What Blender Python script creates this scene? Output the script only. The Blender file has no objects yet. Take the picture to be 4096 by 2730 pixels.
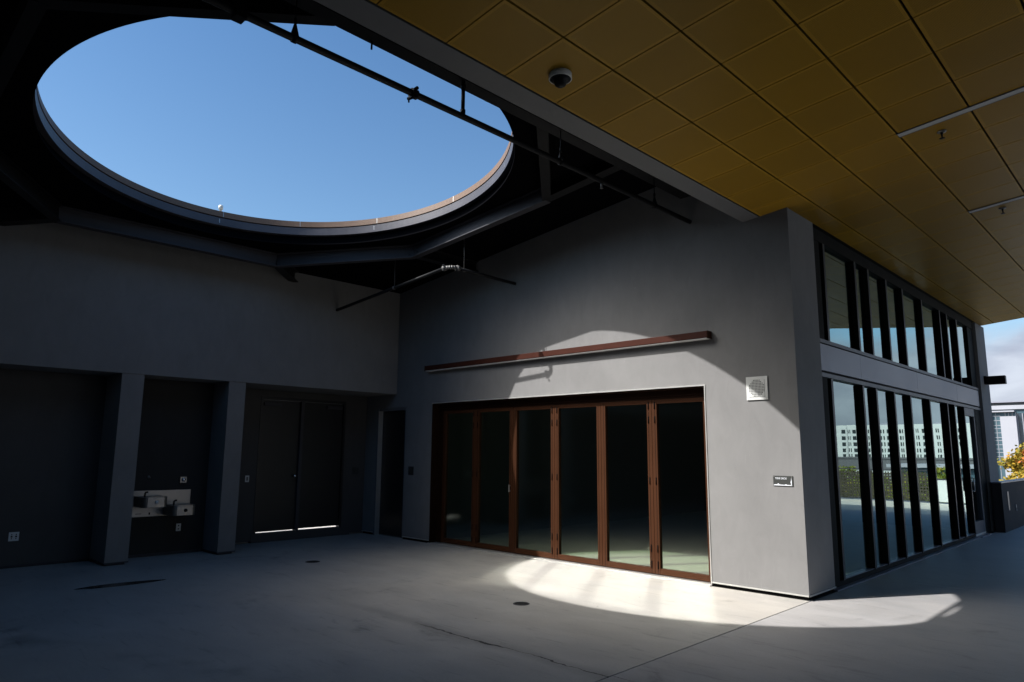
import bpy, bmesh, math, random
from mathutils import Vector, Matrix

random.seed(7)
sc = bpy.context.scene
COL = sc.collection
R = math.radians
SL = 0.106                                    # slope of the roof and of the canopy ceiling (rises towards +X)
def zc(x): return 4.80 + SL * (x + 3.41)      # canopy ceiling
def zr(x): return 5.33 + SL * (x + 7.885)     # underside of the roof

# ------------------------------------------------------------------ helpers
def new_bm(): return bmesh.new()

def box(bm, x0, x1, y0, y1, z0, z1, mi=0, slope=0.0, xr=0.0):
    f = lambda x, z: z + slope * (x - xr)
    v = [bm.verts.new((x, y, f(x, z))) for z in (z0, z1) for y in (y0, y1) for x in (x0, x1)]
    for q in ((0, 2, 3, 1), (4, 5, 7, 6), (0, 1, 5, 4), (2, 6, 7, 3), (0, 4, 6, 2), (1, 3, 7, 5)):
        bm.faces.new([v[i] for i in q]).material_index = mi
    return v

def quad(bm, pts, mi=0):
    f = bm.faces.new([bm.verts.new(p) for p in pts]); f.material_index = mi; return f

def tube(bm, p, q, r, n=14, r2=None, cap=True):
    p, q = Vector(p), Vector(q); d = (q - p).normalized()
    a = d.orthogonal().normalized(); b = d.cross(a)
    r2 = r if r2 is None else r2
    r0 = [bm.verts.new(p + (a * math.cos(t) + b * math.sin(t)) * r) for t in (2 * math.pi * i / n for i in range(n))]
    r1 = [bm.verts.new(q + (a * math.cos(t) + b * math.sin(t)) * r2) for t in (2 * math.pi * i / n for i in range(n))]
    for i in range(n):
        j = (i + 1) % n
        bm.faces.new((r0[i], r0[j], r1[j], r1[i])).smooth = True
    if cap:
        bm.faces.new(r0[::-1]); bm.faces.new(r1)

def path(bm, pts, r, n=10):
    for a, b in zip(pts[:-1], pts[1:]): tube(bm, a, b, r, n)

def lathe(bm, prof, c, axis=(0, 0, 1), n=28):
    c = Vector(c); d = Vector(axis).normalized(); a = d.orthogonal().normalized(); b = d.cross(a)
    rings = []
    for r, h in prof:
        if r < 1e-6: rings.append([bm.verts.new(c + d * h)])
        else: rings.append([bm.verts.new(c + d * h + (a * math.cos(t) + b * math.sin(t)) * r) for t in (2 * math.pi * i / n for i in range(n))])
    for A, B in zip(rings[:-1], rings[1:]):
        for i in range(n):
            j = (i + 1) % n
            if len(A) == 1 and len(B) == 1: continue
            if len(A) == 1: f = bm.faces.new((A[0], B[i], B[j]))
            elif len(B) == 1: f = bm.faces.new((A[i], A[j], B[0]))
            else: f = bm.faces.new((A[i], A[j], B[j], B[i]))
            f.smooth = True

def prism(bm, poly, fn, d0, d1):
    """extrude a 2-D polygon; fn(u, v, d) gives the 3-D point"""
    a = [bm.verts.new(fn(u, v, d0)) for u, v in poly]; b = [bm.verts.new(fn(u, v, d1)) for u, v in poly]
    n = len(poly)
    bm.faces.new(a); bm.faces.new(b[::-1])
    for i in range(n): bm.faces.new((a[i], b[i], b[(i + 1) % n], a[(i + 1) % n]))

def obj(name, bm, mats, parent=None, bevel=0.0, kind=None, label=None, cat=None, group=None):
    bmesh.ops.recalc_face_normals(bm, faces=bm.faces[:])
    me = bpy.data.meshes.new(name); bm.to_mesh(me); bm.free()
    for m in (mats if isinstance(mats, (list, tuple)) else [mats]): me.materials.append(m)
    o = bpy.data.objects.new(name, me); COL.objects.link(o)
    if parent is not None:
        o.parent = parent; o.matrix_parent_inverse = Matrix.Translation(parent.location).inverted()
    if bevel:
        b = o.modifiers.new('bevel', 'BEVEL'); b.width = bevel; b.segments = 2; b.limit_method = 'ANGLE'
    return tag(o, label, cat, group, kind)

def objs(name, bm, mats, parent, **k):
    bm.verts.ensure_lookup_table(); left = set(bm.verts); groups = []
    while left:
        st = [left.pop()]; g = set(st)
        while st:
            for e in st.pop().link_edges:
                for v in e.verts:
                    if v not in g: g.add(v); st.append(v); left.discard(v)
        groups.append(g)
    for g in groups:
        b = new_bm(); mp_ = {v: b.verts.new(v.co) for v in bm.verts if v in g}
        for f in bm.faces:
            if f.verts[0] in g:
                q = b.faces.new([mp_[v] for v in f.verts]); q.smooth = f.smooth
        obj(name, b, mats, parent, **k)
    bm.free()

def tag(o, label=None, cat=None, group=None, kind=None):
    if kind: o['kind'] = kind
    if label: o['label'] = label
    if cat: o['category'] = cat
    if group: o['group'] = group
    return o

def thing(name, label, cat, loc, group=None):
    o = bpy.data.objects.new(name, None); COL.objects.link(o); o.location = loc; o.empty_display_size = .2
    return tag(o, label, cat, group)

# ------------------------------------------------------------------ materials
class NT:
    def __init__(s, name):
        s.m = bpy.data.materials.new(name); s.m.use_nodes = True; s.t = s.m.node_tree
        s.n = s.t.nodes; s.b = s.n['Principled BSDF']; s.out = s.n['Material Output']
    def add(s, t, **k):
        x = s.n.new(t)
        for a, v in k.items():
            if a in x.inputs: x.inputs[a].default_value = v
            else: setattr(x, a, v)
        return x
    def link(s, a, b): s.t.links.new(a, b)
    def put(s, sock, v):
        if hasattr(v, 'is_output'): s.link(v, sock)
        else: sock.default_value = v
    def math(s, op, a, b=None, c=None, clamp=False):
        x = s.n.new('ShaderNodeMath'); x.operation = op; x.use_clamp = clamp
        for i, v in enumerate((a, b, c)):
            if v is not None: s.put(x.inputs[i], v)
        return x.outputs[0]
    def noise(s, vec, scale, detail=4, rough=.55, dist=0.0):
        x = s.add('ShaderNodeTexNoise'); x.inputs['Scale'].default_value = scale; x.inputs['Detail'].default_value = detail
        x.inputs['Roughness'].default_value = rough; x.inputs['Distortion'].default_value = dist
        if vec is not None: s.link(vec, x.inputs['Vector'])
        return x.outputs['Fac']
    def ramp(s, v, a, b, lo=0.0, hi=1.0):
        x = s.n.new('ShaderNodeMapRange'); x.interpolation_type = 'SMOOTHSTEP'
        s.link(v, x.inputs[0])
        for i, k in zip((1, 2, 3, 4), (a, b, lo, hi)): x.inputs[i].default_value = k
        return x.outputs[0]
    def mix(s, f, a, b, mode='MIX'):
        x = s.n.new('ShaderNodeMix'); x.data_type = 'RGBA'; x.blend_type = mode
        s.put(x.inputs['Factor'], f)
        for sock, v in ((x.inputs['A'], a), (x.inputs['B'], b)):
            if hasattr(v, 'is_output'): s.link(v, sock)
            else: sock.default_value = (*v[:3], 1)
        return x.outputs['Result']
    def coord(s): return s.n.new('ShaderNodeTexCoord').outputs['Object']
    def mapv(s, vec, scale=(1, 1, 1), loc=(0, 0, 0)):
        x = s.n.new('ShaderNodeMapping'); x.inputs['Scale'].default_value = scale; x.inputs['Location'].default_value = loc
        s.link(vec, x.inputs['Vector']); return x.outputs[0]
    def sep(s, vec):
        x = s.n.new('ShaderNodeSeparateXYZ'); s.link(vec, x.inputs[0]); return x.outputs
    def bump(s, h, strength, dist=.01):
        x = s.n.new('ShaderNodeBump'); x.inputs['Strength'].default_value = strength; x.inputs['Distance'].default_value = dist
        s.link(h, x.inputs['Height']); s.link(x.outputs[0], s.b.inputs['Normal'])
    def col(s, c): s.put(s.b.inputs['Base Color'], c if hasattr(c, 'is_output') else (*c, 1))
    def set(s, rough=None, metal=None, spec=None):
        if rough is not None: s.put(s.b.inputs['Roughness'], rough)
        if metal is not None: s.b.inputs['Metallic'].default_value = metal
        if spec is not None: s.b.inputs['Specular IOR Level'].default_value = spec

def flat(name, c, rough=.5, metal=0.0, spec=.5, var=.12, scale=6.0):
    t = NT(name); co = t.coord()
    n = t.noise(co, scale, 5); f = t.math('MULTIPLY', t.math('SUBTRACT', n, .5), var * 2)
    t.col(t.mix(1.0, c, t.comb(f) if False else c) if False else c)
    h = t.n.new('ShaderNodeHueSaturation'); h.inputs['Color'].default_value = (*c, 1)
    t.link(t.math('ADD', f, 1.0), h.inputs['Value']); t.col(h.outputs[0])
    t.set(t.math('ADD', t.math('MULTIPLY', n, .16), rough - .08), metal, spec)
    return t.m

def plaster(name, c):
    t = NT(name); co = t.coord()
    big = t.noise(co, .9, 5, .6, .4); mid = t.noise(t.mapv(co, (1, 1, .45)), 5.0, 6, .65, .8); fine = t.noise(co, 90, 3)
    v = t.math('ADD', t.math('MULTIPLY', t.math('SUBTRACT', big, .5), .30), t.math('MULTIPLY', t.math('SUBTRACT', mid, .5), .26))
    v = t.math('ADD', v, t.math('MULTIPLY', t.math('SUBTRACT', fine, .5), .05))
    # pale hairline scratches
    sc1 = t.noise(t.mapv(co, (3.2, 3.2, .55), (3, 1, 0)), 2.3, 2, .5, 1.5)
    scr = t.ramp(t.math('ABSOLUTE', t.math('SUBTRACT', sc1, .5)), .0, .004, 1, 0)
    scr = t.math('MULTIPLY', scr, t.ramp(t.noise(co, 1.7, 2), .60, .68))
    v = t.math('ADD', v, t.math('MULTIPLY', scr, .22))
    h = t.n.new('ShaderNodeHueSaturation'); h.inputs['Color'].default_value = (*c, 1)
    t.link(t.math('ADD', v, 1.0), h.inputs['Value']); t.col(h.outputs[0])
    t.set(.85, 0, .15)
    t.bump(t.math('ADD', t.math('MULTIPLY', fine, .5), mid), .12, .01)
    return t.m

def concrete(name, c, warm, seed, crack=False):
    t = NT(name); co = t.mapv(t.coord(), (1, 1, 1), (seed, seed * .7, 0)); raw = t.coord()
    x, y, z = t.sep(raw)
    big = t.noise(co, .35, 5, .6, .6); mid = t.noise(t.mapv(co, (.7, 1.6, 1)), 1.6, 6, .62, .5); fine = t.noise(co, 38, 4, .7); grit = t.noise(co, 240, 2)
    v = t.math('MULTIPLY', t.math('SUBTRACT', big, .5), .45)
    v = t.math('ADD', v, t.math('MULTIPLY', t.math('SUBTRACT', mid, .5), .5))
    v = t.math('ADD', v, t.math('MULTIPLY', t.math('SUBTRACT', fine, .5), .2))
    v = t.math('ADD', v, t.math('MULTIPLY', t.math('SUBTRACT', t.noise(co, 95, 3, .7), .5), .2))
    v = t.math('ADD', v, t.math('MULTIPLY', t.math('SUBTRACT', grit, .5), .12))
    # trowel streaks, pits and dirty patches
    st = t.ramp(t.noise(t.mapv(co, (.9, 5.5, 1)), 2.2, 5, .6, 1.0), .56, .74)
    v = t.math('SUBTRACT', v, t.math('MULTIPLY', st, .22))
    pit = t.ramp(t.noise(co, 9, 2), .765, .80)
    v = t.math('SUBTRACT', v, t.math('MULTIPLY', pit, .4))
    vo = t.n.new('ShaderNodeTexVoronoi'); vo.inputs['Scale'].default_value = 1.7; t.link(co, vo.inputs['Vector'])
    v2 = t.n.new('ShaderNodeTexVoronoi'); v2.inputs['Scale'].default_value = 5.3; t.link(t.mapv(co, (1, 1.8, 1)), v2.inputs['Vector'])
    speck = t.math('ADD', t.math('LESS_THAN', vo.outputs['Distance'], .022), t.math('MULTIPLY', t.math('LESS_THAN', v2.outputs['Distance'], .05), .45))
    v = t.math('SUBTRACT', v, t.math('MULTIPLY', speck, .5))
    dirt = t.math('MULTIPLY', t.ramp(t.noise(co, .8, 5, .65, 1.2), .55, .76), t.ramp(t.noise(co, 3.1, 4), .42, .62))
    v = t.math('SUBTRACT', v, t.math('MULTIPLY', dirt, .42))
    base = t.mix(t.ramp(big, .35, .65), c, warm)
    if crack:
        w1 = t.math('MULTIPLY', t.math('SUBTRACT', t.noise(co, 1.3, 3), .5), .16)
        w2 = t.math('MULTIPLY', t.math('SUBTRACT', t.noise(co, 9, 4), .5), .07)
        d = t.math('ABSOLUTE', t.math('SUBTRACT', t.math('SUBTRACT', y, 4.57), t.math('ADD', w1, w2)))
        wid = t.math('MULTIPLY', t.ramp(t.noise(co, 2.1, 3), .36, .70), .020)
        cr = t.math('LESS_THAN', d, t.math('ADD', wid, .003))
        cr = t.math('MULTIPLY', cr, t.ramp(x, -6.1, -5.0))
        halo = t.math('MULTIPLY', t.ramp(d, 0.0, .16, 1, 0), t.ramp(x, -8.2, -6.0))
        d2 = t.math('ABSOLUTE', t.math('SUBTRACT', t.math('ADD', y, t.math('MULTIPLY', x, -.42)), t.math('ADD', t.math('MULTIPLY', w1, 2.0), 4.9)))
        stain = t.math('MULTIPLY', t.ramp(d2, .02, .24, 1, 0), t.ramp(t.noise(co, 1.1, 3), .45, .62))
        v = t.math('SUBTRACT', v, t.math('MULTIPLY', cr, .72))
        v = t.math('SUBTRACT', v, t.math('MULTIPLY', halo, .2))
        v = t.math('SUBTRACT', v, t.math('MULTIPLY', stain, .34))
    h = t.n.new('ShaderNodeHueSaturation'); t.link(base, h.inputs['Color'])
    t.link(t.math('MAXIMUM', t.math('ADD', v, 1.0), .12), h.inputs['Value']); t.col(h.outputs[0])
    t.set(t.math('ADD', t.math('MULTIPLY', mid, .3), .42), 0, .35)
    t.bump(t.math('ADD', fine, t.math('MULTIPLY', mid, 1.5)), .10, .01)
    return t.m

def glass(name, tint, refl, base, power, rough=0.0, wob=0.0):
    """a thin coated pane: tinted see-through plus a mirror share that grows towards grazing angles"""
    m = bpy.data.materials.new(name); m.use_nodes = True; t = m.node_tree; t.nodes.clear()
    L = t.links.new
    out = t.nodes.new('ShaderNodeOutputMaterial'); mx = t.nodes.new('ShaderNodeMixShader')
    tr = t.nodes.new('ShaderNodeBsdfTransparent'); tr.inputs[0].default_value = (*tint, 1)
    gl = t.nodes.new('ShaderNodeBsdfGlossy'); gl.inputs['Color'].default_value = (*refl, 1); gl.inputs['Roughness'].default_value = rough
    lw = t.nodes.new('ShaderNodeLayerWeight'); lw.inputs['Blend'].default_value = .5
    p = t.nodes.new('ShaderNodeMath'); p.operation = 'POWER'; p.inputs[1].default_value = power
    q = t.nodes.new('ShaderNodeMath'); q.operation = 'MULTIPLY_ADD'; q.inputs[1].default_value = 1 - base; q.inputs[2].default_value = base
    if wob:
        g = t.nodes.new('ShaderNodeTexCoord'); nz = t.nodes.new('ShaderNodeTexNoise'); nz.inputs['Scale'].default_value = 1.3; nz.inputs['Detail'].default_value = 1
        b = t.nodes.new('ShaderNodeBump'); b.inputs['Strength'].default_value = wob; b.inputs['Distance'].default_value = .02
        L(g.outputs['Object'], nz.inputs['Vector']); L(nz.outputs['Fac'], b.inputs['Height']); L(b.outputs[0], gl.inputs['Normal'])
    L(lw.outputs['Facing'], p.inputs[0]); L(p.outputs[0], q.inputs[0]); L(q.outputs[0], mx.inputs[0])
    L(tr.outputs[0], mx.inputs[1]); L(gl.outputs[0], mx.inputs[2]); L(mx.outputs[0], out.inputs[0])
    return m

def panel_yellow():
    t = NT('yellow perforated panel'); co = t.coord(); x, y, z = t.sep(co)
    P = .636
    ux = t.math('DIVIDE', t.math('ADD', x, 3.766), P); uy = t.math('DIVIDE', t.math('SUBTRACT', y, 3.750), P)
    fx = t.math('FRACT', ux); fy = t.math('FRACT', uy)
    ex = t.math('MINIMUM', fx, t.math('SUBTRACT', 1.0, fx)); ey = t.math('MINIMUM', fy, t.math('SUBTRACT', 1.0, fy))
    inside = t.math('GREATER_THAN', t.math('MINIMUM', ex, ey), .055)
    k = 2 * math.pi / .0159
    d = t.math('MULTIPLY', t.math('SINE', t.math('MULTIPLY', x, k)), t.math('SINE', t.math('MULTIPLY', y, k)))
    hole = t.math('MULTIPLY', inside, t.math('GREATER_THAN', t.math('ABSOLUTE', d), .50))
    wn = t.n.new('ShaderNodeTexWhiteNoise'); wn.noise_dimensions = '2D'
    cb = t.n.new('ShaderNodeCombineXYZ'); t.link(t.math('FLOOR', ux), cb.inputs[0]); t.link(t.math('FLOOR', uy), cb.inputs[1]); t.link(cb.outputs[0], wn.inputs['Vector'])
    v = t.math('ADD', t.math('MULTIPLY', t.math('SUBTRACT', wn.outputs['Value'], .5), .14), t.math('MULTIPLY', t.math('SUBTRACT', t.noise(co, 1.2, 4), .5), .2))
    h = t.n.new('ShaderNodeHueSaturation'); t.link(t.mix(hole, YEL, tuple(c * .42 for c in YEL)), h.inputs['Color'])
    t.link(t.math('ADD', v, 1.0), h.inputs['Value']); t.col(h.outputs[0])
    t.set(.36, 0, .08)
    return t.m

def leaves(name, cols):
    t = NT(name)
    oi = t.n.new('ShaderNodeNewGeometry'); r = oi.outputs['Random Per Island']
    co = t.coord(); n = t.noise(co, .8, 2)
    a = t.mix(r, cols[0], cols[1]); t.col(t.mix(t.ramp(n, .58, .66), a, cols[2])); t.set(.6, 0, .2)
    tl = t.n.new('ShaderNodeBsdfTranslucent'); t.link(t.b.inputs['Base Color'].links[0].from_socket, tl.inputs[0])
    mx = t.n.new('ShaderNodeMixShader'); mx.inputs[0].default_value = .3
    t.link(t.b.outputs[0], mx.inputs[1]); t.link(tl.outputs[0], mx.inputs[2]); t.link(mx.outputs[0], t.out.inputs[0])
    return t.m

YEL = (.48, .27, .03)
M = {}
M['plaster'] = plaster('grey plaster', (.212, .207, .203))
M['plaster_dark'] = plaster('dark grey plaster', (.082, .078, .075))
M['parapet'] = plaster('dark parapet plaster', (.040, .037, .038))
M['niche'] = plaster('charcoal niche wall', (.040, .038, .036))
M['patio'] = concrete('patio concrete', (.445, .422, .392), (.45, .415, .37), 0.0, True)
M['deck'] = concrete('walkway concrete', (.355, .345, .345), (.37, .35, .335), 17.3)
M['terrace'] = concrete('terrace concrete', (.52, .51, .47), (.54, .49, .42), 41.0)
M['joint'] = flat('joint filler', (.05, .048, .045), .9)
M['ground'] = flat('ground', (.16, .16, .15), .9, scale=.2)
M['roofblack'] = flat('black roof deck', (.005, .005, .006), .9, 0, .0)
M['steel'] = flat('dark painted steel', (.055, .054, .062), .55, 0, .2, scale=3)
M['rim'] = flat('rim steel', (.075, .073, .085), .45, .0, .3, .3, 2.5)
M['flash'] = flat('bronze flashing', (.17, .115, .085), .5, .0, .12, .2, 1.5)
M['strip'] = flat('grey soffit', (.16, .16, .165), .6)
M['pipe'] = flat('black pipe', (.011, .011, .012), .5, 0, .18)
M['galv'] = flat('galvanised rod', (.13, .125, .12), .45, .4)
M['yellow'] = panel_yellow()
M['yelflat'] = flat('yellow edge', YEL, .4)
M['plenum'] = flat('black plenum', (.012, .009, .006), .9)
M['brown'] = flat('brown aluminium', (.050, .019, .0085), .5, 0, .08, .2, 2)
M['brownshade'] = flat('shaded brown aluminium', (.018, .007, .0035), .5, 0, .08)  # the doors' brown with the opening's shade put into the colour
M['lamp'] = flat('red brown lamp housing', (.052, .016, .010), .5, 0, .1)
M['lens'] = flat('white lens', (.62, .62, .60), .5)
M['black'] = flat('black rubber', (.006, .006, .006), .8, 0, .02)
M['frame'] = flat('black aluminium', (.007, .008, .008), .7, 0, .08)
M['band'] = flat('grey metal band', (.165, .165, .20), .42, .2, .5, .22, 1.1)
M['fincap'] = flat('grey metal edge', (.07, .073, .09), .45, 0, .35)
M['finedge'] = flat('dark fin edge', (.035, .038, .045), .45, 0, .3)
M['alu'] = flat('bare aluminium', (.62, .61, .58), .35, .6)
M['white'] = flat('white plastic', (.66, .66, .63), .45)
M['stain'] = flat('stainless steel', (.25, .235, .22), .34, .8, .4, .16, 5)
M['chrome'] = flat('chrome', (.8, .8, .8), .12, 1.0)
M['darkdoor'] = flat('black door', (.010, .010, .011), .45)
M['plaque'] = flat('dark plaque', (.035, .037, .034), .5)
M['ink'] = flat('white print', (.70, .72, .76), .6)
M['hole'] = flat('dark hole', (.006, .006, .006), .9)
M['floordark'] = flat('dark floor patch', (.030, .029, .028), .25)  # one even dark colour, smoother than the concrete around it
M['paneD'] = glass('door pane', (.66, .78, .62), (.95, 1.0, .88), .21, 4.0, .10)
M['paneW'] = glass('window pane', (.34, .40, .38), (.72, .90, .89), .08, 2.3, .0, .03)
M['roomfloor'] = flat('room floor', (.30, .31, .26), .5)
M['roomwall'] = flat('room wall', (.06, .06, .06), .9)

# ------------------------------------------------------------------ world, sun, camera
SIDE_Y = 4.5
AUR_A, AUR_W = 122.0, 18.0
AZ, EL = 31.06, 43.9                               # the sun's light travels towards (+sin AZ, +cos AZ) and down
w = bpy.data.worlds.new('World'); sc.world = w; w.use_nodes = True
t = w.node_tree; bg = t.nodes['Background']; bg.inputs['Strength'].default_value = SKY_S = .08
sky = t.nodes.new('ShaderNodeTexSky'); sky.sky_type = 'NISHITA'; sky.sun_disc = False
sky.sun_elevation = R(EL); sky.sun_rotation = R(180 + AZ); sky.air_density = 1.15; sky.dust_density = .9; sky.ozone_density = 2.2
tc = t.nodes.new('ShaderNodeTexCoord'); sp = t.nodes.new('ShaderNodeSeparateXYZ'); t.links.new(tc.outputs['Generated'], sp.inputs[0])
def wm(op, a, b=None, clamp=False):
    x = t.nodes.new('ShaderNodeMath'); x.operation = op; x.use_clamp = clamp
    for i, v in enumerate((a, b)):
        if v is None: continue
        if hasattr(v, 'is_output'): t.links.new(v, x.inputs[i])
        else: x.inputs[i].default_value = v
    return x.outputs[0]
mp = t.nodes.new('ShaderNodeMapping'); mp.inputs['Scale'].default_value = (1, 1, 2.3); t.links.new(tc.outputs['Generated'], mp.inputs[0])
def wn(scale, detail, dist):
    n = t.nodes.new('ShaderNodeTexNoise'); n.inputs['Scale'].default_value = scale; n.inputs['Detail'].default_value = detail
    n.inputs['Distortion'].default_value = dist; n.inputs['Roughness'].default_value = .55; t.links.new(mp.outputs[0], n.inputs['Vector']); return n.outputs['Fac']
n1 = wn(3.4, 6, .5); n2 = wn(9.0, 6, .4)
cov = wm('ADD', wm('MULTIPLY', wm('SUBTRACT', n1, .5), 1.7), wm('MULTIPLY', wm('SUBTRACT', .168, sp.outputs['Z']), 9.0))
mr = t.nodes.new('ShaderNodeMapRange'); mr.interpolation_type = 'SMOOTHSTEP'; t.links.new(cov, mr.inputs[0]); mr.inputs[1].default_value = -.12; mr.inputs[2].default_value = .38
cr = t.nodes.new('ShaderNodeValToRGB'); cr.color_ramp.elements[0].position = .34; cr.color_ramp.elements[0].color = (4.0, 4.3, 5.4, 1)
cr.color_ramp.elements[1].position = .66; cr.color_ramp.elements[1].color = (6.4, 6.8, 7.8, 1); t.links.new(n2, cr.inputs[0])
mx = t.nodes.new('ShaderNodeMix'); mx.data_type = 'RGBA'
t.links.new(wm('MULTIPLY', mr.outputs[0], .93), mx.inputs['Factor']); t.links.new(sky.outputs[0], mx.inputs['A']); t.links.new(cr.outputs[0], mx.inputs['B'])
tint = t.nodes.new('ShaderNodeMix'); tint.data_type = 'RGBA'; tint.blend_type = 'MULTIPLY'; tint.inputs['Factor'].default_value = 1.0
zr_ = t.nodes.new('ShaderNodeMapRange'); t.links.new(sp.outputs['Z'], zr_.inputs[0]); zr_.inputs[1].default_value = .28; zr_.inputs[2].default_value = .72
tg = t.nodes.new('ShaderNodeMix'); tg.data_type = 'RGBA'; t.links.new(zr_.outputs[0], tg.inputs['Factor'])
tg.inputs['A'].default_value = (1.07, 1.31, 1.45, 1); tg.inputs['B'].default_value = (.62, 1.03, 1.34, 1); t.links.new(tg.outputs['Result'], tint.inputs['B']); t.links.new(sky.outputs[0], tint.inputs['A']); t.links.new(tint.outputs['Result'], mx.inputs['A'])
# bright aureole of haze round the sun
dp = t.nodes.new('ShaderNodeVectorMath'); dp.operation = 'DOT_PRODUCT'; t.links.new(tc.outputs['Generated'], dp.inputs[0])
dp.inputs[1].default_value = (-math.sin(R(AZ)) * math.cos(R(EL)), -math.cos(R(AZ)) * math.cos(R(EL)), math.sin(R(EL)))
ang = wm('ARCCOSINE', wm('MINIMUM', dp.outputs['Value'], 1.0))
aw = wm('DIVIDE', ang, R(AUR_W)); aur = wm('MULTIPLY', wm('EXPONENT', wm('MULTIPLY', wm('MULTIPLY', aw, aw), -1.0)), AUR_A)
ac = t.nodes.new('ShaderNodeMix'); ac.data_type = 'RGBA'; ac.blend_type = 'MULTIPLY'; ac.inputs['Factor'].default_value = 1.0
ac.inputs['A'].default_value = (1.0, .93, .82, 1); t.links.new(aur, ac.inputs['B'])
sm = t.nodes.new('ShaderNodeMix'); sm.data_type = 'RGBA'; sm.blend_type = 'ADD'; sm.inputs['Factor'].default_value = 1.0
t.links.new(mx.outputs['Result'], sm.inputs['A']); t.links.new(ac.outputs['Result'], sm.inputs['B'])
t.links.new(sm.outputs['Result'], bg.inputs['Color'])

sd = bpy.data.lights.new('sun', 'SUN'); sd.energy = 4.5; sd.angle = R(.53); sd.color = (1.0, .987, .972)
so = bpy.data.objects.new('sun', sd); COL.objects.link(so)
dirv = Vector((math.sin(R(AZ)) * math.cos(R(EL)), math.cos(R(AZ)) * math.cos(R(EL)), -math.sin(R(EL))))
so.rotation_euler = dirv.to_track_quat('-Z', 'Y').to_euler(); so.location = (-20, -30, 40)

yaw, pit, rol = R(44.2654), R(9.0529), R(.4444)
F = Vector((-math.sin(yaw) * math.cos(pit), math.cos(yaw) * math.cos(pit), math.sin(pit)))
Rt = Vector((math.cos(yaw), math.sin(yaw), 0)); Up = Rt.cross(F)
R2 = Rt * math.cos(rol) + Up * math.sin(rol); U2 = -Rt * math.sin(rol) + Up * math.cos(rol)
cd = bpy.data.cameras.new('camera'); cd.sensor_width = 36; cd.sensor_fit = 'HORIZONTAL'; cd.lens = 2774.08 / 4096 * 36
cd.clip_start = .05; cd.clip_end = 8000
cam = bpy.data.objects.new('camera', cd); COL.objects.link(cam); sc.camera = cam
cam.matrix_world = Matrix(((R2.x, U2.x, -F.x, 0), (R2.y, U2.y, -F.y, 0), (R2.z, U2.z, -F.z, 1.7), (0, 0, 0, 1)))

sc.view_settings.view_transform = 'Standard'; sc.view_settings.look = 'None'; sc.view_settings.gamma = 1
sc.view_settings.exposure = EXPO = 0.52
sc.render.engine = 'CYCLES'; cy = sc.cycles
cy.use_denoising = True; cy.max_bounces = 10; cy.diffuse_bounces = 1; cy.glossy_bounces = 5; cy.transparent_max_bounces = 12
cy.caustics_reflective = True; cy.caustics_refractive = True; cy.sample_clamp_indirect = 0; cy.blur_glossy = 0.0
cy.use_adaptive_sampling = False
cy.use_guiding = True; cy.use_surface_guiding = True; cy.use_volume_guiding = False; cy.guiding_training_samples = 64

# ------------------------------------------------------------------ ground and floors
JX = -3.40
bm = new_bm(); quad(bm, [(-3000, -3000, -6), (3000, -3000, -6), (3000, 3000, -6), (-3000, 3000, -6)])
obj('ground', bm, M['ground'], kind='structure')
bm = new_bm(); box(bm, -14.5, 7, -8, 29.2, -.5, -.02); obj('deck_slab', bm, M['joint'], kind='structure')
bm = new_bm(); box(bm, -12.75, JX - .007, -8, 8.6, -.02, 0); obj('patio_floor', bm, M['patio'], kind='structure')
bm = new_bm()
cuts = [-8, -1.5, 4.62, 10.72, 16.9, 23.1]
for a, b in zip(cuts[:-1], cuts[1:]): box(bm, JX + .007, 1.7, a + .004, b - .004, -.02, 0); box(bm, 1.708, 7, a + .004, b - .004, -.02, 0)
obj('walkway', bm, M['deck'], kind='structure')
bm = new_bm(); box(bm, JX + .007, 7, 23.104, 29.2, -.02, 0); obj('terrace', bm, M['terrace'], kind='structure')
bm = new_bm(); box(bm, -18, -12.70, -8, 8.9, -.4, .165); obj('gap_light_slab', bm, M['patio'], kind='structure')  # added sunlit slab that makes the gap under the double door bright

# ------------------------------------------------------------------ roof with the round opening
CX, CY, CZ = -7.885, 4.11, 5.33
NV = Vector((-SL, 0, 1)).normalized(); E1 = Vector((NV.z, 0, -NV.x)); E2 = Vector((0, 1, 0)); CC = Vector((CX, CY, CZ))
def pol(a, r, h): return CC + E1 * (r * math.cos(a)) + E2 * (r * math.sin(a)) + NV * h
roof = thing('oculus_roof', 'black sloping roof with a large round opening to the sky', 'roof', (CX, CY, CZ))
X0, X1, Y0, Y1 = -12.80, 7.06, -8.0, 19.75
T = .385
angs = sorted([2 * math.pi * i / 160 for i in range(160)] + [math.atan2(y - CY, (x - CX)) % (2 * math.pi) for x in (X0, X1) for y in (Y0, Y1)])
def outer(a, h):
    c, s = math.cos(a), math.sin(a); ts = []
    if c > 1e-9: ts.append((X1 - CX) / c)
    if c < -1e-9: ts.append((X0 - CX) / c)
    if s > 1e-9: ts.append((Y1 - CY) / s)
    if s < -1e-9: ts.append((Y0 - CY) / s)
    k = min(v for v in ts if v > 0); x = CX + c * k
    return Vector((x, CY + s * k, zr(x) + h))
bm = new_bm(); n = len(angs)
lo_i = [bm.verts.new(pol(a, 2.805, 0)) for a in angs]; lo_o = [bm.verts.new(outer(a, 0)) for a in angs]
lip = [bm.verts.new(pol(a, 2.805, .02)) for a in angs]; rec0 = [bm.verts.new(pol(a, 2.88, .021)) for a in angs]; rec1 = [bm.verts.new(pol(a, 2.88, T)) for a in angs]
hi_o = [bm.verts.new(outer(a, T)) for a in angs]
for A, B in ((lo_i, lo_o), (lip, lo_i), (rec0, lip), (rec1, rec0), (hi_o, rec1), (lo_o, hi_o)):
    for i in range(n):
        j = (i + 1) % n; bm.faces.new((A[i], A[j], B[j], B[i]))
obj('roof_deck', bm, M['roofblack'], roof)
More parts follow.
